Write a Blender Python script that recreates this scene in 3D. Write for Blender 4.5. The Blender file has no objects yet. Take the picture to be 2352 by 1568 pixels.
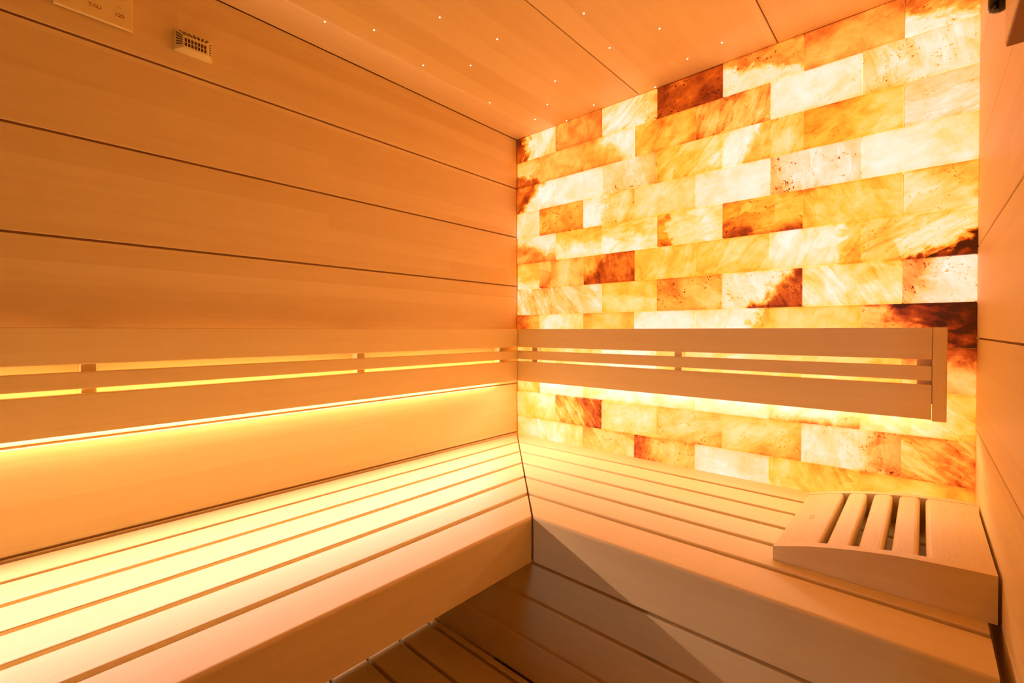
import bpy, bmesh, math, random
from mathutils import Vector, Matrix
random.seed(7)
D = bpy.data
SC = bpy.context.scene
COL = SC.collection

# ------------------------------------------------------------------ camera
F_PX, YAW, PITCH, ROLL = 1046.82, 0.708697, -0.01268, -0.00044
CAM_X, CAM_Y = 1.23188, -1.33840
W = 1.3173            # salt wall width, x runs along the salt wall (y = 0), z = 0 is eye height
ZC = 0.7566           # ceiling
ZFL = -1.25           # floor
YF = -2.10            # front wall with an invented glass door, behind the camera
ZB = -0.409           # seat height

def cam_axes():
    cy, sy = math.cos(YAW), math.sin(YAW)
    fwd = Vector((-sy, cy, 0)); right = Vector((cy, sy, 0)); up = Vector((0, 0, 1))
    f2 = fwd*math.cos(PITCH) + up*math.sin(PITCH)
    u2 = up*math.cos(PITCH) - fwd*math.sin(PITCH)
    r3 = right*math.cos(ROLL) + u2*math.sin(ROLL)
    u3 = u2*math.cos(ROLL) - right*math.sin(ROLL)
    return r3, u3, f2
cam = D.cameras.new('camera')
cam.sensor_width = 36.0
cam.lens = F_PX/2352*36.0
cam.shift_x = -48.06/2352
cam.shift_y = -11.10/2352
cam.clip_start = 0.01
co = D.objects.new('camera', cam); COL.objects.link(co)
r_, u_, f_ = cam_axes()
m = Matrix((r_, u_, -f_)).transposed().to_4x4()
m.translation = Vector((CAM_X, CAM_Y, 0))
co.matrix_world = m
SC.camera = co

# ------------------------------------------------------------------ light and exposure
LED_LEFT = (1.0, 0.64, 0.60); LED_LEFT_E = 178.0
LED_RIGHT = (1.0, 0.66, 0.43); LED_RIGHT_E = 60.0
SALT_E = 0.95
world = D.worlds.new('hall_daylight'); SC.world = world
world.use_nodes = True
bg = world.node_tree.nodes['Background']
bg.inputs[0].default_value = (0.22, 0.50, 1.0, 1); bg.inputs[1].default_value = 0.03
hall = D.lights.new('added_hall_light', 'AREA'); hall.energy = 26.0; hall.color = (0.18, 0.64, 1.0)
hall.shape = 'RECTANGLE'; hall.size = 0.3; hall.size_y = 0.6      # unseen cool lamp, added for the greyish light on the right bench
ho = D.objects.new('added_hall_light', hall); COL.objects.link(ho)
ho.location = (0.72, -6.0, 0.25); ho.rotation_euler = (math.radians(90), 0, 0)
vs = SC.view_settings
vs.view_transform = 'Standard'; vs.look = 'None'; vs.exposure = 0.20; vs.gamma = 1.0
vs.use_curve_mapping = False
SC.cycles.max_bounces = 10
SC.cycles.use_adaptive_sampling = True
SC.cycles.adaptive_threshold = 0.02
SC.cycles.diffuse_bounces = 6
SC.cycles.sample_clamp_indirect = 6.0
SC.cycles.use_denoising = True

# ------------------------------------------------------------------ helpers
def tag(o, label=None, cat=None, group=None, kind=None):
    if label: o['label'] = label
    if cat: o['category'] = cat
    if group: o['group'] = group
    if kind: o['kind'] = kind
    return o
def empty(name, loc=(0, 0, 0)):
    o = D.objects.new(name, None); COL.objects.link(o); o.location = loc
    o.empty_display_size = 0.05
    return o
def wloc(o):
    v = Vector(o.location)
    while o.parent:
        o = o.parent; v += Vector(o.location)
    return v
def build(name, verts, faces, mat, parent=None, loc=None, bevel=0.0, smooth=False, segs=1):
    """mesh given in world coordinates; loc = its own origin (default: the parent's)"""
    pw = wloc(parent) if parent else Vector((0, 0, 0))
    org = Vector(loc) if loc is not None else pw
    me = D.meshes.new(name)
    bm = bmesh.new()
    vv = [bm.verts.new(Vector(v)-org) for v in verts]
    for f in faces:
        try: bm.faces.new([vv[i] for i in f])
        except ValueError: pass
    bmesh.ops.recalc_face_normals(bm, faces=bm.faces)
    if bevel > 0:
        es = [e for e in bm.edges if len(e.link_faces) == 2 and e.calc_face_angle(0) > 0.6]
        bmesh.ops.bevel(bm, geom=es, offset=bevel, segments=segs, profile=0.5, affect='EDGES', clamp_overlap=True)
        if segs > 1:
            for f in bm.faces: f.smooth = True
    if smooth:
        for f in bm.faces: f.smooth = True
    bm.to_mesh(me); bm.free()
    if mat: me.materials.append(mat)
    o = D.objects.new(name, me); COL.objects.link(o)
    if parent:
        o.parent = parent; o.location = org-pw
    else:
        o.location = org
    return o
def boxv(x0, x1, y0, y1, z0, z1):
    v = [(x, y, z) for x in (x0, x1) for y in (y0, y1) for z in (z0, z1)]
    f = [(0, 1, 3, 2), (4, 6, 7, 5), (0, 4, 5, 1), (2, 3, 7, 6), (0, 2, 6, 4), (1, 5, 7, 3)]
    return v, f
def box(name, x0, x1, y0, y1, z0, z1, mat, parent=None, bevel=0.0, loc=None, segs=1):
    v, f = boxv(x0, x1, y0, y1, z0, z1)
    return build(name, v, f, mat, parent, loc, bevel, segs=segs)
def rings(name, ra, rb, mat, parent=None, smooth=False):
    """solid between two corresponding rings of points"""
    n = len(ra)
    f = [(i, (i+1) % n, n+(i+1) % n, n+i) for i in range(n)] + [tuple(range(n)), tuple(range(n, 2*n))]
    return build(name, list(ra)+list(rb), f, mat, parent, smooth=False)
def rrect(a0, a1, b0, b1, r, n=3):
    """rounded rectangle profile (a, b)"""
    out = []
    for cx, cy, s in ((a1-r, b1-r, 0), (a0+r, b1-r, 1), (a0+r, b0+r, 2), (a1-r, b0+r, 3)):
        for k in range(n+1):
            t = (s+k/n)*math.pi/2
            out.append((cx+r*math.cos(t), cy+r*math.sin(t)))
    return out

# ------------------------------------------------------------------ materials
def nt(name):
    mt = D.materials.new(name); mt.use_nodes = True
    t = mt.node_tree; t.nodes.clear()
    return mt, t
def N(t, kind, **kw):
    n = t.nodes.new(kind)
    for k, v in kw.items(): setattr(n, k, v)
    return n
def setin(n, **kw):
    for k, v in kw.items():
        n.inputs[k.replace('_', ' ')].default_value = v
def link(t, a, b): t.links.new(a, b)
def math_(t, op, a, b=None, c=None, clamp=False):
    n = N(t, 'ShaderNodeMath', operation=op, use_clamp=clamp)
    for i, v in enumerate((a, b, c)):
        if v is None: continue
        if isinstance(v, (int, float)): n.inputs[i].default_value = v
        else: link(t, v, n.inputs[i])
    return n.outputs[0]
def lin(r, g, b):
    f = lambda c: (c/255/12.92) if c/255 <= 0.04045 else ((c/255+0.055)/1.055)**2.4
    return (f(r), f(g), f(b))

def wood(name, axis, c1=(0.87, 0.725, 0.345), c2=(0.76, 0.585, 0.245), strip=None, strip_w=0.038, strip_amt=0.20, rough=0.5, pores=0.0):
    """light satin sauna timber; axis = grain direction; strip = axis across glued lamellae"""
    mt, t = nt(name)
    out = N(t, 'ShaderNodeOutputMaterial'); b = N(t, 'ShaderNodeBsdfPrincipled')
    link(t, b.outputs[0], out.inputs[0])
    tc = N(t, 'ShaderNodeTexCoord'); oi = N(t, 'ShaderNodeObjectInfo')
    off = math_(t, 'MULTIPLY', oi.outputs['Random'], 37.0)
    cv = N(t, 'ShaderNodeCombineXYZ')
    for i in range(3): link(t, off, cv.inputs[i])
    add = N(t, 'ShaderNodeVectorMath', operation='ADD')
    link(t, tc.outputs['Object'], add.inputs[0]); link(t, cv.outputs[0], add.inputs[1])
    def tex(sa, sc, detail=3, rough_=0.55, dist=0.0):
        mp = N(t, 'ShaderNodeMapping')
        mp.inputs['Scale'].default_value = tuple(sa if i == axis else sc for i in range(3))
        link(t, add.outputs[0], mp.inputs[0])
        nz = N(t, 'ShaderNodeTexNoise')
        setin(nz, Scale=1.0, Detail=detail, Roughness=rough_, Distortion=dist)
        link(t, mp.outputs[0], nz.inputs['Vector'])
        return nz.outputs[0]
    g1 = tex(1.6, 42, 4, 0.6, 0.3)       # growth rings
    g2 = tex(14, 420, 2)                 # fine fibre
    g3 = tex(0.9, 9, 2)                  # broad tone
    v = math_(t, 'MULTIPLY_ADD', g1, 0.80, math_(t, 'MULTIPLY', g2, 0.50))
    v = math_(t, 'MULTIPLY_ADD', g3, 0.45, v)
    v = math_(t, 'SUBTRACT', v, 0.38)
    if pores:
        pz = tex(45, 620, 1)
        pm = N(t, 'ShaderNodeMapRange'); setin(pm, From_Min=0.60, From_Max=0.75)
        link(t, pz, pm.inputs[0])
        v = math_(t, 'MULTIPLY_ADD', pm.outputs[0], pores, v)
    v = math_(t, 'MULTIPLY_ADD', math_(t, 'SUBTRACT', oi.outputs['Random'], 0.5), 0.22, v)
    if strip is not None:
        sp = N(t, 'ShaderNodeSeparateXYZ'); link(t, tc.outputs['Object'], sp.inputs[0])
        fl = math_(t, 'FLOOR', math_(t, 'ADD', math_(t, 'DIVIDE', sp.outputs[strip], strip_w), off))
        sa = sp.outputs[axis]
        jj = N(t, 'ShaderNodeTexWhiteNoise', noise_dimensions='1D'); link(t, math_(t, 'ADD', fl, 11.3), jj.inputs['W'])
        fa = math_(t, 'FLOOR', math_(t, 'ADD', math_(t, 'DIVIDE', sa, 2.6), math_(t, 'MULTIPLY', jj.outputs[0], 5.0)))
        wn = N(t, 'ShaderNodeTexWhiteNoise', noise_dimensions='2D')
        cx = N(t, 'ShaderNodeCombineXYZ'); link(t, fl, cx.inputs[0]); link(t, fa, cx.inputs[1])
        link(t, cx.outputs[0], wn.inputs['Vector'])
        v = math_(t, 'MULTIPLY_ADD', math_(t, 'SUBTRACT', wn.outputs[0], 0.5), strip_amt*3.2, v)
    mr = N(t, 'ShaderNodeMixRGB')
    mr.inputs[1].default_value = (*c1, 1); mr.inputs[2].default_value = (*c2, 1)
    cl = N(t, 'ShaderNodeClamp'); link(t, v, cl.inputs[0])
    link(t, cl.outputs[0], mr.inputs[0]); link(t, mr.outputs[0], b.inputs['Base Color'])
    setin(b, Roughness=rough); b.inputs['Specular IOR Level'].default_value = 0.35
    bp = N(t, 'ShaderNodeBump'); setin(bp, Strength=0.10, Distance=0.001)
    link(t, g2, bp.inputs['Height']); link(t, bp.outputs[0], b.inputs['Normal'])
    return mt
def plain(name, col, rough=0.5, spec=0.3, metal=0.0):
    mt, t = nt(name)
    out = N(t, 'ShaderNodeOutputMaterial'); b = N(t, 'ShaderNodeBsdfPrincipled')
    link(t, b.outputs[0], out.inputs[0])
    nz = N(t, 'ShaderNodeTexNoise'); setin(nz, Scale=60.0, Detail=2.0)
    mr = N(t, 'ShaderNodeMixRGB', blend_type='MULTIPLY'); mr.inputs[0].default_value = 0.12
    mr.inputs[1].default_value = (*col, 1)
    link(t, nz.outputs[0], mr.inputs[2]); link(t, mr.outputs[0], b.inputs['Base Color'])
    setin(b, Roughness=rough, Metallic=metal); b.inputs['Specular IOR Level'].default_value = spec
    return mt
def emit(name, col, e):
    mt, t = nt(name)
    out = N(t, 'ShaderNodeOutputMaterial'); b = N(t, 'ShaderNodeEmission')
    b.inputs[0].default_value = (*col, 1); b.inputs[1].default_value = e
    link(t, b.outputs[0], out.inputs[0])
    return mt

WX = wood('timber_grain_x', 0)
WY = wood('timber_grain_y', 1)
WZ = wood('timber_grain_z', 2)
WALL_Y = wood('wall_timber', 1, strip=2, strip_w=0.0385)
CEIL_Y = wood('ceiling_timber', 1, strip=0, strip_w=0.079, strip_amt=0.32)
HEAD_Y = wood('headrest_timber', 1, c1=(0.86, 0.71, 0.33), c2=(0.68, 0.50, 0.20), pores=0.55)
HEAD_X = wood('headrest_side_timber', 0, c1=(0.86, 0.71, 0.33), c2=(0.72, 0.53, 0.22))
DARKW = wood('underside_shade_timber', 1, c1=(0.30, 0.15, 0.05), c2=(0.24, 0.11, 0.03))  # darkened to paint the block's shaded underside; also on the knob's bracket
KX, KZ = 1.2935, 0.3610
BACKING = plain('shadow_backing', (0.46, 0.29, 0.13), 0.8, 0.1)
PLASTIC = plain('beige_plastic', (0.86, 0.76, 0.30), 0.45, 0.4)
SLOT = plain('slot_shadow', (0.10, 0.045, 0.012), 0.8, 0.1)
BLACK = plain('black_gloss', (0.006, 0.005, 0.005), 0.12, 0.6)
INK = plain('burnt_mark', (0.42, 0.22, 0.06), 0.7, 0.1)
CONCRETE = plain('floor_stone', (0.09, 0.08, 0.07), 0.6, 0.3)
LEDL = emit('led_left', LED_LEFT, LED_LEFT_E)
LEDR = emit('led_right', LED_RIGHT, LED_RIGHT_E)
LEDL_DIM = emit('led_left_edge', LED_LEFT, LED_LEFT_E*0.20)
LEDR_DIM = emit('led_right_edge', LED_RIGHT, LED_RIGHT_E*0.34)
LEDL_TOP = emit('led_top_edge', LED_LEFT, 14.0)
STRIP_BODY = plain('strip_body', (0.7, 0.68, 0.62), 0.5)
STAR = emit('star_fibre', (1.0, 0.90, 0.78), 6.0)
PANEL = emit('salt_backlight', (1.0, 0.34, 0.05), 0.3)

def salt_material():
    mt, t = nt('backlit_salt')
    out = N(t, 'ShaderNodeOutputMaterial')
    def attr(n):
        a = N(t, 'ShaderNodeAttribute', attribute_type='OBJECT', attribute_name=n)
        s = N(t, 'ShaderNodeSeparateXYZ'); link(t, a.outputs['Vector'], s.inputs[0])
        return s.outputs
    tone, split, strk, more = attr('mineral_tone'), attr('mineral_split'), attr('mineral_streak'), attr('mineral_more')
    tc = N(t, 'ShaderNodeTexCoord'); sp = N(t, 'ShaderNodeSeparateXYZ'); link(t, tc.outputs['Object'], sp.inputs[0])
    X, Z = sp.outputs[0], sp.outputs[2]
    def noise(x, y, scale, detail, rough=0.55, dist=0.0, zoff=0.0):
        c = N(t, 'ShaderNodeCombineXYZ'); link(t, x, c.inputs[0]); link(t, y, c.inputs[1])
        link(t, math_(t, 'ADD', more[2], zoff), c.inputs[2])
        n = N(t, 'ShaderNodeTexNoise'); setin(n, Scale=scale, Detail=detail, Roughness=rough, Distortion=dist)
        link(t, c.outputs[0], n.inputs['Vector'])
        return n.outputs[0]
    u = math_(t, 'MULTIPLY', X, 10.0); v = math_(t, 'MULTIPLY', Z, 20.0)
    # boundary between the two tones of a brick
    warp = math_(t, 'SUBTRACT', noise(X, Z, 26.0, 6.0, 0.6, 0.6, 3.1), 0.5)
    s = math_(t, 'ADD', math_(t, 'MULTIPLY', u, split[0]), math_(t, 'MULTIPLY', v, split[1]))
    s = math_(t, 'SUBTRACT', s, split[2])
    s = math_(t, 'MULTIPLY_ADD', warp, 1.5, s)
    s = math_(t, 'DIVIDE', s, more[0])
    mr = N(t, 'ShaderNodeMapRange', interpolation_type='SMOOTHSTEP'); setin(mr, From_Min=-1.0, From_Max=1.0)
    link(t, s, mr.inputs[0])
    base = math_(t, 'MULTIPLY_ADD', math_(t, 'SUBTRACT', tone[1], tone[0]), mr.outputs[0], tone[0])
    base = math_(t, 'MAXIMUM', base, 0.13)
    # streaks along the crystal direction
    a = math_(t, 'ADD', math_(t, 'MULTIPLY', X, strk[0]), math_(t, 'MULTIPLY', Z, strk[1]))
    c = math_(t, 'SUBTRACT', math_(t, 'MULTIPLY', Z, strk[0]), math_(t, 'MULTIPLY', X, strk[1]))
    st = noise(math_(t, 'MULTIPLY', a, 11.0), math_(t, 'MULTIPLY', c, 48.0), 1.0, 6.0, 0.62, 0.9)
    T = math_(t, 'MULTIPLY_ADD', math_(t, 'MULTIPLY', math_(t, 'SUBTRACT', st, 0.5), 2.2), strk[2], base)
    bl = noise(X, Z, 22.0, 5.0, 0.6, 0.4, 9.7)
    T = math_(t, 'MULTIPLY_ADD', math_(t, 'SUBTRACT', bl, 0.5), 0.30, T)
    # soft glows where the salt is clearer
    glow = noise(X, Z, 13.0, 2.0, 0.5, 0.3, 4.4)
    T = math_(t, 'MULTIPLY_ADD', math_(t, 'SUBTRACT', glow, 0.5), 0.46, T)
    # crystal facets with sharp borders
    wx = math_(t, 'MULTIPLY_ADD', math_(t, 'SUBTRACT', noise(X, Z, 18.0, 3.0, 0.5, 0.0, 2.2), 0.5), 0.05, X)
    wz = math_(t, 'MULTIPLY_ADD', math_(t, 'SUBTRACT', noise(X, Z, 18.0, 3.0, 0.5, 0.0, 12.2), 0.5), 0.05, Z)
    fa = math_(t, 'ADD', math_(t, 'MULTIPLY', wx, strk[0]), math_(t, 'MULTIPLY', wz, strk[1]))
    fc = math_(t, 'SUBTRACT', math_(t, 'MULTIPLY', wz, strk[0]), math_(t, 'MULTIPLY', wx, strk[1]))
    vc = N(t, 'ShaderNodeCombineXYZ'); link(t, math_(t, 'MULTIPLY', fa, 8.0), vc.inputs[0]); link(t, math_(t, 'MULTIPLY', fc, 22.0), vc.inputs[1]); link(t, more[2], vc.inputs[2])
    vo = N(t, 'ShaderNodeTexVoronoi'); setin(vo, Scale=1.0); link(t, vc.outputs[0], vo.inputs['Vector'])
    vs_ = N(t, 'ShaderNodeSeparateColor'); link(t, vo.outputs['Color'], vs_.inputs[0])
    T = math_(t, 'MULTIPLY_ADD', math_(t, 'SUBTRACT', vs_.outputs[0], 0.5), math_(t, 'MULTIPLY_ADD', strk[2], 0.55, 0.03), T)
    fine = noise(X, Z, 120.0, 4.0, 0.6, 0.0, 5.2)
    T = math_(t, 'MULTIPLY_ADD', math_(t, 'SUBTRACT', fine, 0.5), 0.10, T)
    # dark mineral specks, gathered in clouds
    spk = noise(X, Z, 170.0, 3.0, 0.6, 0.3, 1.7)
    cloud = noise(X, Z, 30.0, 3.0, 0.6, 0.5, 7.7)
    sm = N(t, 'ShaderNodeMapRange'); setin(sm, From_Min=0.56, From_Max=0.66); link(t, spk, sm.inputs[0])
    cm = N(t, 'ShaderNodeMapRange'); setin(cm, From_Min=0.50, From_Max=0.66); link(t, cloud, cm.inputs[0])
    speck = math_(t, 'MULTIPLY', math_(t, 'MULTIPLY', sm.outputs[0], cm.outputs[0]), more[1])
    T = math_(t, 'MULTIPLY_ADD', speck, 0.62, T)
    # thin dark edge, then a fade painting the backlit centre glow into the tone
    ex = math_(t, 'ABSOLUTE', u); ez = math_(t, 'ABSOLUTE', v)
    em = N(t, 'ShaderNodeMapRange'); setin(em, From_Min=0.86, From_Max=1.02); link(t, ez, em.inputs[0])
    T = math_(t, 'MULTIPLY_ADD', em.outputs[0], 0.06, T)
    rim = math_(t, 'ADD', math_(t, 'POWER', ex, 4.0), math_(t, 'POWER', ez, 4.0))
    T = math_(t, 'MULTIPLY_ADD', rim, 0.055, T)
    cl = N(t, 'ShaderNodeClamp'); link(t, T, cl.inputs[0])
    def ramp(stops):
        r = N(t, 'ShaderNodeValToRGB'); e = r.color_ramp.elements
        while len(e) < len(stops): e.new(0.5)
        for i, (p, c) in enumerate(stops):
            e[i].position = p; e[i].color = (*lin(*c), 1)
        link(t, cl.outputs[0], r.inputs[0])
        return r.outputs[0]
    gold = ramp([(0, (255, 234, 254)), (.15, (255, 222, 222)), (.30, (255, 205, 146)), (.45, (255, 184, 74)), (.56, (253, 158, 48)),
                 (.66, (240, 120, 30)), (.76, (214, 80, 16)), (.88, (160, 48, 8)), (1, (80, 26, 4))])
    pink = ramp([(0, (255, 232, 254)), (.15, (255, 216, 218)), (.30, (252, 198, 168)), (.45, (248, 182, 120)), (.56, (244, 152, 82)),
                 (.66, (236, 118, 56)), (.76, (206, 74, 26)), (.88, (150, 42, 10)), (1, (74, 22, 4))])
    mx = N(t, 'ShaderNodeMixRGB'); link(t, tone[2], mx.inputs[0]); link(t, gold, mx.inputs[1]); link(t, pink, mx.inputs[2])
    # glowing salt passes far more red than anything else
    sc = N(t, 'ShaderNodeSeparateColor'); link(t, mx.outputs[0], sc.inputs[0])
    rr = N(t, 'ShaderNodeMapRange', interpolation_type='SMOOTHSTEP'); setin(rr, From_Min=0.45, From_Max=0.80, To_Min=1.52, To_Max=0.85)
    link(t, cl.outputs[0], rr.inputs[0])
    cc = N(t, 'ShaderNodeCombineColor')
    link(t, math_(t, 'MULTIPLY', sc.outputs[0], rr.outputs[0]), cc.inputs[0]); link(t, math_(t, 'MULTIPLY', sc.outputs[1], 1.02), cc.inputs[1]); link(t, math_(t, 'MULTIPLY', sc.outputs[2], 0.70), cc.inputs[2])
    b = N(t, 'ShaderNodeBsdfPrincipled')
    dk = N(t, 'ShaderNodeMixRGB', blend_type='MULTIPLY'); dk.inputs[0].default_value = 1.0
    link(t, mx.outputs[0], dk.inputs[1]); dk.inputs[2].default_value = (0.34, 0.32, 0.30, 1)
    link(t, dk.outputs[0], b.inputs['Base Color'])
    link(t, cc.outputs[0], b.inputs['Emission Color']); b.inputs['Emission Strength'].default_value = SALT_E
    setin(b, Roughness=0.45); b.inputs['Specular IOR Level'].default_value = 0.25
    bp = N(t, 'ShaderNodeBump'); setin(bp, Strength=0.25, Distance=0.002)
    link(t, bl, bp.inputs['Height']); link(t, bp.outputs[0], b.inputs['Normal'])
    link(t, b.outputs[0], out.inputs[0])
    return mt
SALT = salt_material()
SALT.cycles.emission_sampling = 'NONE'      # a large, even source: found well enough by the scattered rays

# ------------------------------------------------------------------ the room shell
GROOVES = [0.5637, 0.3708, 0.1768, -0.0160, -0.2083, -0.4030, -0.5960, -0.7890, -0.9820, -1.175]
def board_rows():
    zs = [ZC] + GROOVES + [ZFL]
    return [(zs[i+1], zs[i]) for i in range(len(zs)-1)]
G = 0.0024
wl = box('wall_left', -0.05, -0.0062, YF, 0.03, ZFL, ZC+0.02, BACKING); tag(wl, 'timber wall of long horizontal boards behind the bright left bench', kind='structure')
for z0, z1 in board_rows():
    top = z1-(0.0012 if z1 == ZC else G)
    box('board', -0.0060, 0, YF, 0.0, z0+G, top, WALL_Y, wl, 0.0012)
wr = box('wall_right', W+0.0062, W+0.05, YF, 0.03, ZFL, ZC+0.02, BACKING); tag(wr, 'timber wall of horizontal boards at the right edge', kind='structure')
for z0, z1 in board_rows():
    box('board', W, W+0.0060, -1.70, 0.03, z0+0.0016, z1-0.0016, WALL_Y, wr, 0.0010)
ce = box('ceiling', -0.05, W+0.05, YF, 0.03, ZC+0.0062, ZC+0.05, BACKING); tag(ce, 'timber ceiling of wide boards with pinprick star lights', kind='structure')
xs = [0.0, 0.133, 0.533, 0.9342, W]
xs = [0.0, 0.5331, 0.9342, W]
for i in range(3):
    a = xs[i]+(0.0012 if i == 0 else 0.0016); c = xs[i+1]-(0 if i == 2 else 0.0016)
    box('board', a, c, YF, 0.0, ZC, ZC+0.006, CEIL_Y, ce, 0.0010)
STARS = [(0.1127, -0.8153), (0.176, -0.7206), (0.3387, -0.6418), (0.3857, -0.4932), (0.1429, -0.5482), (0.2455, -0.4601),
         (0.1328, -0.2757), (0.6105, -0.4264), (0.3781, -0.2387), (0.2701, -0.1423), (0.1701, -0.0875), (0.2496, -0.0060),
         (0.3867, -0.0383), (0.5878, -0.2717), (0.7235, -0.2571), (0.7268, -0.088), (0.8233, -0.0986), (0.5929, -0.0088)]
def star_mesh(org):
    v, f = [], []
    R = 0.0019
    v.append((0, 0, -0.0016))
    for ring, (rr, zz) in enumerate(((R*0.6, -0.0012), (R, 0.0))):
        for k in range(8): v.append((rr*math.cos(k*math.pi/4), rr*math.sin(k*math.pi/4), zz))
    for k in range(8):
        f.append((0, 1+k, 1+(k+1) % 8)); f.append((1+k, 9+k, 9+(k+1) % 8, 1+(k+1) % 8))
    f.append(tuple(range(9, 17)))
    return v, f
sm = None
for x, y in STARS:
    if sm is None:
        v, f = star_mesh(None)
        o = build('star_light', [(a+x, b+y, c+ZC) for a, b, c in v], f, STAR, ce, loc=(x, y, ZC), smooth=True)
        sm = o
    else:
        o = sm.copy(); COL.objects.link(o); o.parent = ce; o.location = (x, y, ZC)
fl = box('floor', -0.05, W+0.05, YF, 0.03, ZFL-0.05, ZFL, CONCRETE); tag(fl, kind='structure')
# unseen front: smoked panels and half-glazed door, invented to shape the cool light
SMOKED = plain('smoked_glass', (0.012, 0.012, 0.012), 0.05, 0.5)  # near-black so the unseen front throws little light back
wf = box('wall_front', 1.06, W+0.05, YF-0.05, YF, ZFL, ZC+0.02, SMOKED); tag(wf, kind='structure')
tr = box('added_dark_panel_4', W+0.0002, W+0.0060, YF, -1.7004, ZFL, ZC-0.001, SMOKED); tag(tr, kind='structure')  # dark panel added out of view to cut bounce off the right wall
tr = box('added_dark_panel_1', -0.05, 0.34, YF-0.05, YF, ZFL, ZC+0.02, SMOKED); tag(tr, kind='structure')
tr = box('added_dark_panel_3', 0.3402, 1.0598, YF-0.05, YF, ZFL, -0.4005, SMOKED); tag(tr, kind='structure')  # added lower door panel, keeps the cool light off the low riser
tr = box('added_dark_panel_2', 0.3402, 1.0598, YF-0.05, YF, 0.70, ZC+0.02, SMOKED); tag(tr, kind='structure')
gl, t = nt('clear_glass')
o_ = N(t, 'ShaderNodeOutputMaterial'); a_ = N(t, 'ShaderNodeBsdfTransparent'); b_ = N(t, 'ShaderNodeBsdfGlossy'); mxs = N(t, 'ShaderNodeMixShader')
b_.inputs['Roughness'].default_value = 0.02; mxs.inputs[0].default_value = 0.08
link(t, a_.outputs[0], mxs.inputs[1]); link(t, b_.outputs[0], mxs.inputs[2]); link(t, mxs.outputs[0], o_.inputs[0])
dr = box('door_1', 0.343, 1.057, YF-0.032, YF-0.024, -0.40, 0.695, gl); tag(dr, kind='structure')  # invented glazing that lets the added cool light in
box('door_handle', 0.99, 1.015, YF-0.022, YF+0.03, -0.35, -0.10, WZ, dr, 0.003)

# ------------------------------------------------------------------ the salt wall, brick by brick
wb = box('wall_back', -0.012, W+0.012, 0.036, 0.06, -0.50, ZC, PANEL)
tag(wb, 'glowing wall of backlit salt bricks in running bond', kind='structure')
wb2 = box('baseboard_back', -0.012, W+0.012, 0.0, 0.06, ZFL, -0.505, BACKING); tag(wb2, kind='structure')
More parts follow.
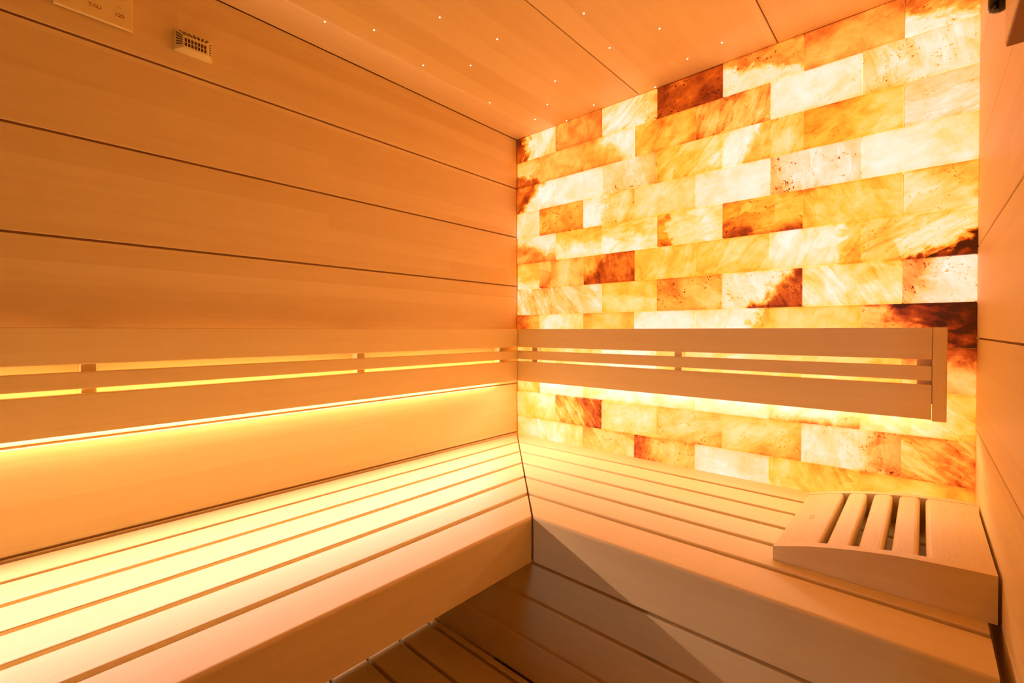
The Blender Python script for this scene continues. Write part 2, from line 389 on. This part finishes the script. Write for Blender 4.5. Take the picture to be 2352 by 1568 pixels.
# every brick: tone a, tone b, pink, split angle, split position, softness, streak angle, streak strength, specks
BR = [
 # row 0
 [(.84, .26, .2, 0, -.45, .25, 75, .22, .6), (.56, .58, .5, 0, 0, .8, 70, .05, .1), (.26, .36, .4, 30, .2, .6, 32, .30, .5), (.80, .80, .1, 0, 0, .8, 20, .08, .7),
  (.20, .60, .4, 62, .0, .22, 24, .10, .7), (.55, .60, .5, 90, .0, .8, 20, .03, .1), (.14, .66, .4, 70, -.35, .28, 22, .22, .6)],
 # row 1
 [(.78, .44, .4, 70, -.35, .2, 20, .15, .3), (.50, .52, .4, 0, 0, .8, 60, .04, .1), (.52, .14, .3, 20, .25, .4, 72, .14, .2), (.44, .50, .1, 40, .0, .6, 35, .14, .1),
  (.54, .48, .4, 0, .1, .6, 66, .26, .4), (.04, .05, .2, 0, 0, .8, 20, .05, .35), (.40, .22, .5, 20, -.45, .3, 100, .24, .8)],
 # row 2
 [(.74, .06, .3, -28, -.15, .35, 55, .16, .3), (.05, .05, .2, 0, 0, .8, 10, .04, .15), (.28, .38, .6, 0, .2, .7, 100, .14, .7), (.44, .32, .0, 30, .3, .5, 40, .26, .2),
  (.16, .46, .2, -15, -.25, .2, 70, .22, .3), (.52, .34, .0, -20, .35, .5, 20, .14, .2), (.22, .26, .9, 0, 0, .8, 12, .28, .5)],
 # row 3
 [(.24, .30, .4, 0, 0, .8, 60, .10, .1), (.56, .50, .2, 20, .3, .5, 30, .10, .9), (.08, .40, .2, 0, -.15, .3, 60, .16, .7), (.28, .34, .2, 0, 0, .8, 40, .10, .2),
  (.04, .10, .3, 0, .2, .8, 50, .08, .15), (.42, .22, .9, 10, -.55, .35, 95, .20, 1.4), (.10, .24, .2, 0, .5, .8, 15, .07, .1)],
 # row 4
 [(.58, .24, .5, 60, .1, .3, 28, .14, .2), (.18, .46, .0, 75, .0, .5, 15, .14, .2), (.40, .16, .0, -90, -.05, .5, 4, .24, .2), (.56, .26, .0, 0, -.60, .10, 10, .20, .3),
  (.70, .50, .0, 80, -.60, .4, 14, .20, .7), (.42, .38, .0, 0, 0, .8, -60, .16, .1), (.24, .54, .2, 50, .35, .5, 20, .18, .5)],
 # row 5
 [(.14, .44, .1, 80, -.4, .4, 20, .08, .3), (.52, .46, .4, 0, 0, .7, 88, .14, .1), (.52, .74, .2, -25, -.45, .25, 104, .14, .2), (.42, .38, .0, 0, 0, .8, 70, .16, .1),
  (.42, .36, .0, 0, 0, .8, 48, .16, .1), (.18, .46, .0, 0, .62, .15, 62, .20, .1), (.34, .92, .1, -45, .62, .22, 30, .34, .5)],
 # row 6
 [(.30, .42, .6, 0, .3, .6, -65, .46, .3), (.36, .26, .6, 20, .2, .6, -42, .20, .1), (.34, .44, .0, 80, .05, .10, 170, .03, .0), (.56, .50, .3, 0, .0, .7, 150, .08, .8),
  (.20, .77, .3, -25, .30, .25, 120, .18, .9), (.22, .30, .0, 0, .0, .6, -55, .26, .2), (.54, .16, .9, -15, -.35, .4, 130, .16, 1.2)],
 # row 7
 [(.66, .56, .3, 40, .2, .6, 15, .12, .2), (.26, .34, .0, 0, 0, .7, 60, .14, .1), (.48, .46, .2, 0, 0, .8, 10, .06, .1), (.05, .16, .1, 0, .6, .5, 20, .08, .2),
  (.08, .40, .1, -25, .45, .15, 60, .10, .1), (.42, .44, .1, 0, 0, .8, 85, .08, .1), (.44, .97, .5, 30, -.05, .45, -20, .16, .5)],
 # row 8
 [(.40, .36, .2, 0, 0, .8, 20, .1, .1), (.36, .30, .2, 0, 0, .8, 30, .1, .2), (.16, .12, .2, 0, 0, .8, 30, .1, .1), (.40, .30, .2, 0, 0, .8, 30, .1, .1),
  (.28, .34, .2, 0, 0, .8, 30, .1, .1), (.30, .40, .2, 0, 0, .8, 30, .1, .1), (.46, .80, .7, 90, .30, .5, -12, .10, .2)],
 # row 9
 [(.36, .40, .1, 0, 0, .8, 65, .12, .2), (.10, .14, .1, 0, 0, .8, 30, .04, .0), (.22, .20, .1, 0, 0, .8, 30, .06, .1), (.08, .10, .1, 0, 0, .8, 20, .05, .3),
  (.22, .16, .1, 0, 0, .8, 20, .05, .1), (.20, .60, .6, -90, .75, .5, 20, .08, .5), (.26, .36, .1, 30, .3, .6, -40, .16, .2)],
 # row 10
 [(.36, .28, .1, 45, .4, .4, 60, .06, .1), (.46, .70, .3, -20, -.2, .6, -52, .34, .4), (.28, .32, .1, 0, 0, .8, 20, .08, .2), (.36, .50, .4, -60, .3, .6, 20, .12, .8),
  (.36, .52, .3, -50, .3, .5, 40, .10, .3), (.22, .52, .7, 0, .30, .4, 85, .14, .6), (.46, .64, .4, -40, .40, .5, -30, .30, .3)],
 # row 11
 [(.42, .28, .3, 70, .0, .6, 60, .10, .1), (.26, .30, .2, 0, 0, .8, 88, .14, .1), (.46, .40, .4, 0, 0, .8, 140, .12, .6), (.66, .46, .4, 0, -.35, .35, 80, .12, .6),
  (.18, .26, .9, 0, 0, .8, -10, .10, .3), (.36, .42, .1, 0, 0, .8, -62, .18, .2), (.48, .50, .1, 0, 0, .8, 0, .04, .0)],
 # row 12, behind the seat
 [(.42, .40, .2, 0, 0, .8, 60, .1, .1)]*7,
]
for r in range(13):
    zt = 0.7622-0.1*r; zb = zt-0.1
    if r == 0: zt = ZC-0.0005
    jx = [0.002] + [0.194+0.2*k for k in range(6)] + [W] if r % 2 == 0 else [0.002] + [0.1168+0.2*k for k in range(6)] + [W]
    for i in range(7):
        a, b = jx[i]+0.0007, jx[i+1]-0.0007
        z0, z1 = zb+0.0008, zt-(0.0008 if r else 0)
        yo = random.uniform(-0.0014, 0.0014)
        cx, cz = (a+b)/2, (z0+z1)/2
        # slightly uneven sawn faces
        v, f = boxv(a, b, yo, 0.034, z0, z1)
        v = [(x, y+(random.uniform(-0.0008, 0.0008) if y < 0.02 else 0), z) for x, y, z in v]
        o = build('salt_brick', v, f, SALT, wb, loc=(cx, 0.0, cz), bevel=0.0016)
        ta, tb, pk, sa, s0, sw, th, amp, spk = BR[r][i]
        o['mineral_tone'] = [float(ta), float(tb), float(pk)]
        o['mineral_split'] = [math.cos(math.radians(sa))*(0.2/(b-a)), math.sin(math.radians(sa)), float(s0)]
        o['mineral_streak'] = [math.cos(math.radians(th)), math.sin(math.radians(th)), float(amp)]
        o['mineral_more'] = [float(sw), float(spk), round(random.uniform(0, 40), 2)]

# ------------------------------------------------------------------ benches
PITCH_S = 0.0955
SL = [(0.007+PITCH_S*k, 0.007+PITCH_S*k+0.0835) for k in range(5)]
TH = 0.024
MG = 0.0032    # half of the mitre gap
def swept(name, prof, side, end, mat, parent):
    """profile (c, z) run along a wall from the mitred corner; side 'L': x=c, y=-(c+gap)..end; side 'R': y=-c, x=c+gap..end"""
    if side == 'L':
        ra = [(c, -c-MG, z) for c, z in prof]; rb = [(c, end, z) for c, z in prof]
    else:
        ra = [(c+MG, -c, z) for c, z in prof]; rb = [(end, -c, z) for c, z in prof]
    return rings(name, ra, rb, mat, parent)
def front_profile():
    c0, c1 = SL[4][0]+PITCH_S, 0.580
    r = 0.006
    p = [(c0, ZB-TH), (c0, ZB-0.003), (c0+0.003, ZB)]
    for k in range(5):
        t = math.pi/2*(1-k/4); p.append((c1-r+r*math.cos(t), ZB-r+r*math.sin(t)))
    p += [(c1, ZB-0.099), (c1-0.002, ZB-0.101), (c1-0.022, ZB-0.101), (c1-0.022, ZB-TH)]
    return p
ENDL, ENDR = YF+0.012, 1.3032
def bench(name, side, base):
    root = empty(name, base)
    mat = WY if side == 'L' else WX
    end = ENDL if side == 'L' else ENDR
    for c0, c1 in SL:
        swept('seat_slat', rrect(c0, c1, ZB-TH, ZB, 0.0028), side, end, mat, root)
    swept('front_board', front_profile(), side, end, mat, root)
    return root
bl = bench('sauna_bench', 'L', (0.29, -1.15, ZB-TH))
tag(bl, 'brightly lit slatted bench along the plain timber wall', 'bench', 'slatted sauna benches')
for y in (-0.74, -1.25, -2.0):
    box('support_beam', 0.012, 0.555, y-0.02, y+0.02, ZB-TH-0.045, ZB-TH-0.0002, WX, bl, 0.002)
br = bench('sauna_bench', 'R', (0.80, -0.29, ZB-TH))
tag(br, 'slatted bench below the salt brick wall, carrying the headrest', 'bench', 'slatted sauna benches')
for x in (0.62, 1.27):
    box('support_beam', x-0.02, x+0.02, -0.555, -0.012, ZB-TH-0.045, ZB-TH-0.0002, WY, br, 0.002)
# board cladding under the right bench, running on below the left one
for k in range(3):
    z1 = -0.518 if k == 0 else -0.6015-0.0938*(k-1)
    z0 = -0.5940 if k == 0 else z1-0.0858
    ra = rrect(-0.577, -0.557, z0, z1, 0.0025)
    rings('cladding_board', [(0.004, c, z) for c, z in ra], [(ENDR, c, z) for c, z in ra], WX, br)
for x in (0.30, 0.85, 1.26):
    box('cladding_post', x-0.02, x+0.02, -0.557, -0.517, -0.80, ZB-TH-0.046, WZ, br)
# low step bench in the shade
ls = empty('step_bench', (0.65, -0.89, -0.804)); tag(ls, 'low dark slatted step in the shade below the benches', 'bench')
ys = [(-0.596, -0.5815)] + [(-0.6850-0.0885*k, -0.6045-0.0885*k) for k in range(6)]
for a, b in ys:
    ra = rrect(a, b, -0.804, -0.780, 0.003)
    rings('step_slat', [(0.004, c, z) for c, z in ra], [(1.312, c, z) for c, z in ra], WX, ls)
for x in (0.45, 1.2):
    box('leg', x-0.02, x+0.02, -1.10, -1.06, ZFL, -0.8042, WZ, ls)
    box('leg', x-0.02, x+0.02, -0.64, -0.60, ZFL, -0.8042, WZ, ls)

# ------------------------------------------------------------------ backrests with hidden light strips
BZ = [(-0.0615, 0.0066), (-0.1068, -0.0757), (-0.1905, -0.1163)]
MGB = 0.0014
def backrest(side, base):
    global MG
    root = empty('slatted_backrest', base)
    mat = WY if side == 'L' else WX
    end = ENDL if side == 'L' else 1.2457
    keep = MG; MG = MGB
    for z0, z1 in BZ:
        swept('back_slat', rrect(0.030, 0.050, z0, z1, 0.0018), side, end, mat, root)
    MG = keep
    return root
def light_strip(side):
    """flat strip on the wall behind the lowest slat, shining out into the room and a little downwards"""
    if side == 'L':
        o = box('light_strip', 0.0005, 0.0080, ENDL+0.01, -0.125, -0.1880, -0.1760, STRIP_BODY, b1)
        o.data.materials.append(LEDL); o.data.materials.append(LEDL_DIM); o.data.materials.append(LEDL_TOP); ax = 0
    else:
        o = box('light_strip', 0.137, 1.238, -0.0100, -0.0025, -0.1865, -0.1745, STRIP_BODY, b2)
        o.data.materials.append(LEDR); o.data.materials.append(LEDR_DIM); o.data.materials.append(LEDL_TOP); ax = 1
    for f in o.data.polygons:
        n = f.normal
        if (n[ax] if ax == 0 else -n[ax]) > 0.9: f.material_index = 1
        elif n[2] < -0.9: f.material_index = 2
        elif n[2] > 0.9: f.material_index = 3
    tag(o, 'glowing strip hidden behind the lowest slat')
b1 = backrest('L', (0.04, -1.0, -0.19)); tag(b1, 'long slatted backrest on the plain timber wall', 'backrest', 'slatted backrests')
for y0, y1 in ((-0.1290, -0.1040), (-0.6918, -0.6683), (-1.2424, -1.2198), (-1.80, -1.777)):
    box('spacer_block', 0.0004, 0.0298, y0, y1, -0.160, -0.006, WZ, b1, 0.001)
light_strip('L')
b2 = backrest('R', (0.65, -0.04, -0.19)); tag(b2, 'short slatted backrest with an end post before the salt bricks', 'backrest', 'slatted backrests')
for x0, x1 in ((0.1057, 0.1316), (0.6672, 0.6899), (1.2205, 1.2465)):
    box('spacer_block', x0, x1, -0.0298, -0.0025, -0.160, -0.006, WZ, b2, 0.001)
box('end_post', 1.2464, 1.2700, -0.050, -0.0025, -0.1932, 0.0068, WZ, b2, 0.0012)
light_strip('R')

# ------------------------------------------------------------------ headrest on the right bench
hr = empty('headrest', (1.17, -0.266, ZB)); tag(hr, 'curved slatted wooden headrest lying at the wall end of the bench', 'headrest')
PT = [(1.0300, -0.3852), (1.0470, -0.3800), (1.0790, -0.3705), (1.1120, -0.3628), (1.1450, -0.3562), (1.1710, -0.3520), (1.1980, -0.3482),
      (1.2240, -0.3455), (1.2500, -0.3437), (1.2720, -0.3424), (1.2950, -0.3412), (1.3132, -0.3405)]
def ztop(x):
    for (a, za), (b, zb) in zip(PT, PT[1:]):
        if x <= b: return za+(zb-za)*(x-a)/(b-a)
    return PT[-1][1]
z_ = ZB+0.0003
def side_panel(y0, y1):
    prof = [(1.0300, z_)] + PT + [(1.3132, z_)]
    rings('side_panel', [(x, y0, z) for x, z in prof], [(x, y1, z) for x, z in prof], HEAD_X, hr)
side_panel(-0.4427, -0.4235); side_panel(-0.1050, -0.0865)
def head_slat(x0, x1, n):
    y0, y1 = -0.4231, -0.1054
    xs_ = [x0+(x1-x0)*k/n for k in range(n+1)]
    r = 0.007
    top = []
    for x in xs_:
        d = min(x-x0, x1-x)
        top.append((x, ztop(x)-0.0006))
    # rounded long edges
    def fil(xe, sgn):
        pts = []
        for k in range(4):
            a = k/3*math.pi/2
            x = xe+sgn*(r-r*math.sin(a)) if False else xe+sgn*r*(1-math.cos(a))
            pts.append((x, ztop(x)-0.0006-r*(1-math.sin(a))))
        return pts
    left = fil(x0, 1) if x0 > 1.04 else [(x0, ztop(x0)-0.0006)]
    right = list(reversed(fil(x1, -1))) if x1 < 1.31 else [(x1, ztop(x1)-0.0006)]
    mid = [p for p in top if left[-1][0]+0.001 < p[0] < right[0][0]-0.001]
    up = left+mid+right
    th = 0.030
    lo = [(x, max(ztop(x)-th, z_)) for x in (x1, (x0+x1)/2, x0)]
    prof = up+lo
    return rings('slat', [(x, y0, z) for x, z in prof], [(x, y1, z) for x, z in prof], HEAD_Y, hr)
slats = [head_slat(1.0305, 1.0985, 6), head_slat(1.1075, 1.1415, 3), head_slat(1.1525, 1.1850, 3), head_slat(1.1955, 1.2290, 3), head_slat(1.2375, 1.3130, 6)]
# small burnt mark of three wavy lines on the first slat
v, f = [], []
for j in range(3):
    x0 = 1.0605+0.0032*j
    for k in range(7):
        y = -0.292+0.026*k/6; x = x0+0.0013*math.sin(k/6*2*math.pi)
        z = ztop(x)-0.0006+0.0002
        n = len(v); v += [(x-0.0004, y, z), (x+0.0004, y, z)]
        if k: f.append((n-2, n-1, n+1, n))
mk = build('burnt_mark', v, f, INK, slats[0])
tag(mk, 'small mark of three wavy lines')

# ------------------------------------------------------------------ on the left wall
th = empty('wall_thermometer', (0.002, -1.2148, 0.6058)); tag(th, 'square wooden dial plate with number 120 on the timber wall', 'thermometer')
box('plate', 0.0035, 0.0115, -1.2708, -1.1588, 0.6058, 0.7178, wood('plate_timber', 1, c1=(0.93, 0.80, 0.34), c2=(0.88, 0.74, 0.29)), th, 0.0012)
box('mounting_block', 0.0003, 0.0038, -1.245, -1.185, 0.635, 0.69, SLOT, th)
def text(body, size, y, z, rot, parent, name, depth=0.0003):
    cu = D.curves.new(name, 'FONT'); cu.body = body; cu.size = size; cu.extrude = depth; cu.align_x = 'CENTER'; cu.align_y = 'CENTER'; cu.offset = 0.00008
    tmp = D.objects.new('tmp', cu); COL.objects.link(tmp)
    bpy.context.view_layer.update()
    me = D.meshes.new_from_object(tmp.evaluated_get(bpy.context.evaluated_depsgraph_get()))
    D.objects.remove(tmp); D.curves.remove(cu)
    # text plane: reading direction +y, up +z, facing +x
    M = Matrix(((0, 0, 1, 0), (1, 0, 0, 0), (0, 1, 0, 0), (0, 0, 0, 1)))
    me.transform(M @ Matrix.Rotation(rot, 4, 'Z'))
    me.name = name; me.materials.clear(); me.materials.append(INK)
    o = D.objects.new(name, me); COL.objects.link(o); o.parent = parent
    o.location = Vector((0.0117, y, z))-wloc(parent)
    return o
text('120', 0.0100, -1.1788, 0.6275, 0, th, 'numeral')
text('T\u039bU', 0.0095, -1.2145, 0.6275, 0, th, 'lettering')
def tick(y, z, ang, l=0.0048, w=0.0008):
    c, q = math.cos(ang), math.sin(ang)
    pts = [(y+c*a-q*b_, z+q*a+c*b_) for a, b_ in ((-l/2, -w/2), (l/2, -w/2), (l/2, w/2), (-l/2, w/2))]
    rings('tick_mark', [(0.0114, yy, zz) for yy, zz in pts], [(0.0118, yy, zz) for yy, zz in pts], INK, th)
tick(-1.1792, 0.6426, math.radians(-20))
tick(-1.1738, 0.6625, math.radians(5), 0.0040, 0.0030)

sn = empty('sensor_cover', (0.0, -1.055, 0.608)); tag(sn, 'small beige slotted sensor cover on the timber wall', 'sensor')
base_r = [(0.0004, -1.0915, 0.604), (0.0004, -1.0225, 0.604), (0.0004, -1.0225, 0.6505), (0.0004, -1.0915, 0.6505)]
mid_r = [(0.010, -1.0905, 0.6042), (0.010, -1.0235, 0.6042), (0.010, -1.0235, 0.6490), (0.010, -1.0905, 0.6490)]
top_r = [(0.027, -1.0790, 0.6065), (0.027, -1.0350, 0.6065), (0.027, -1.0350, 0.6330), (0.027, -1.0790, 0.6330)]
tl_r = base_r+mid_r+top_r
ff = [(3, 2, 1, 0), (8, 9, 10, 11)]
for q in (0, 4):
    for k in range(4): ff.append((q+k, q+(k+1) % 4, q+4+(k+1) % 4, q+4+k))
build('housing', tl_r, ff, PLASTIC, sn, bevel=0.0012, segs=2)
def lerp3(A, B, t): return tuple(a_+(b_-a_)*t for a_, b_ in zip(A, B))
def face_slot(q, u0, u1, v0, v1):
    """slot on a quad q = (A, B, C, D); u along A-B, v along A-D"""
    A, B, C_, D_ = [Vector(x) for x in q]
    P = lambda u, v_: (A*(1-u)+B*u)*(1-v_)+(D_*(1-u)+C_*u)*v_
    n_ = (B-A).cross(D_-A).normalized()*0.0004
    if n_.x < 0: n_ = -n_
    c4 = [P(u0, v0), P(u1, v0), P(u1, v1), P(u0, v1)]
    rings('slot', [p_+n_ for p_ in c4], [p_-n_ for p_ in c4], SLOT, sn)
FRONT = (top_r[0], top_r[1], top_r[2], top_r[3])
SLOPE = (top_r[3], top_r[2], mid_r[2], mid_r[3])
LEFT = (mid_r[0], top_r[0], top_r[3], mid_r[3])
RIGHT = (top_r[1], mid_r[1], mid_r[2], top_r[2])
for k in range(7):
    u0 = 0.05+0.132*k; u1 = u0+0.085
    for v0, v1 in ((0.16, 0.42), (0.50, 0.78)): face_slot(FRONT, u0, u1, v0, v1)
    face_slot(SLOPE, u0, u1, 0.06, 0.50); face_slot(SLOPE, u0+0.01, u1-0.01, 0.64, 0.84)
for k in range(5):
    v0 = 0.24+0.145*k
    face_slot(LEFT, 0.18, 0.88, v0, v0+0.06); face_slot(RIGHT, 0.20, 0.80, v0, v0+0.06)

# ------------------------------------------------------------------ top of the right wall
wbk = empty('wall_block', (W-0.0105, -0.78, 0.305)); tag(wbk, 'wooden block with dark underside on the right wall, beside a black knob', 'block')
box('block', W-0.0205, W-0.0003, -0.95, -0.622, 0.3125, 0.37, WY, wbk, 0.001)
box('underside_shade', W-0.0198, W-0.0010, -0.90, -0.6230, 0.3085, 0.3124, DARKW, wbk, 0.0008)  # thin dark sheet that paints shade on the block's underside
kn = empty('black_knob', (KX, -0.60, 0.36)); tag(kn, 'small black rounded knob high on the right wall', 'knob')
v, f = [], []
prof = [(0.0, 0.0), (0.0045, 0.0004), (0.0076, 0.002), (0.0090, 0.006), (0.0090, 0.04), (0.0, 0.0405)]
n = 20
for r0, z0 in prof:
    for k in range(n):
        a = 2*math.pi*k/n; v.append((KX+r0*math.cos(a), -0.60+r0*math.sin(a), KZ+z0))
for i in range(len(prof)-1):
    for k in range(n): f.append((i*n+k, i*n+(k+1) % n, (i+1)*n+(k+1) % n, (i+1)*n+k))
build('cap', v, f, BLACK, kn, smooth=True)
box('bracket', KX+0.006, W-0.0003, -0.604, -0.596, KZ+0.020, KZ+0.030, DARKW, kn)
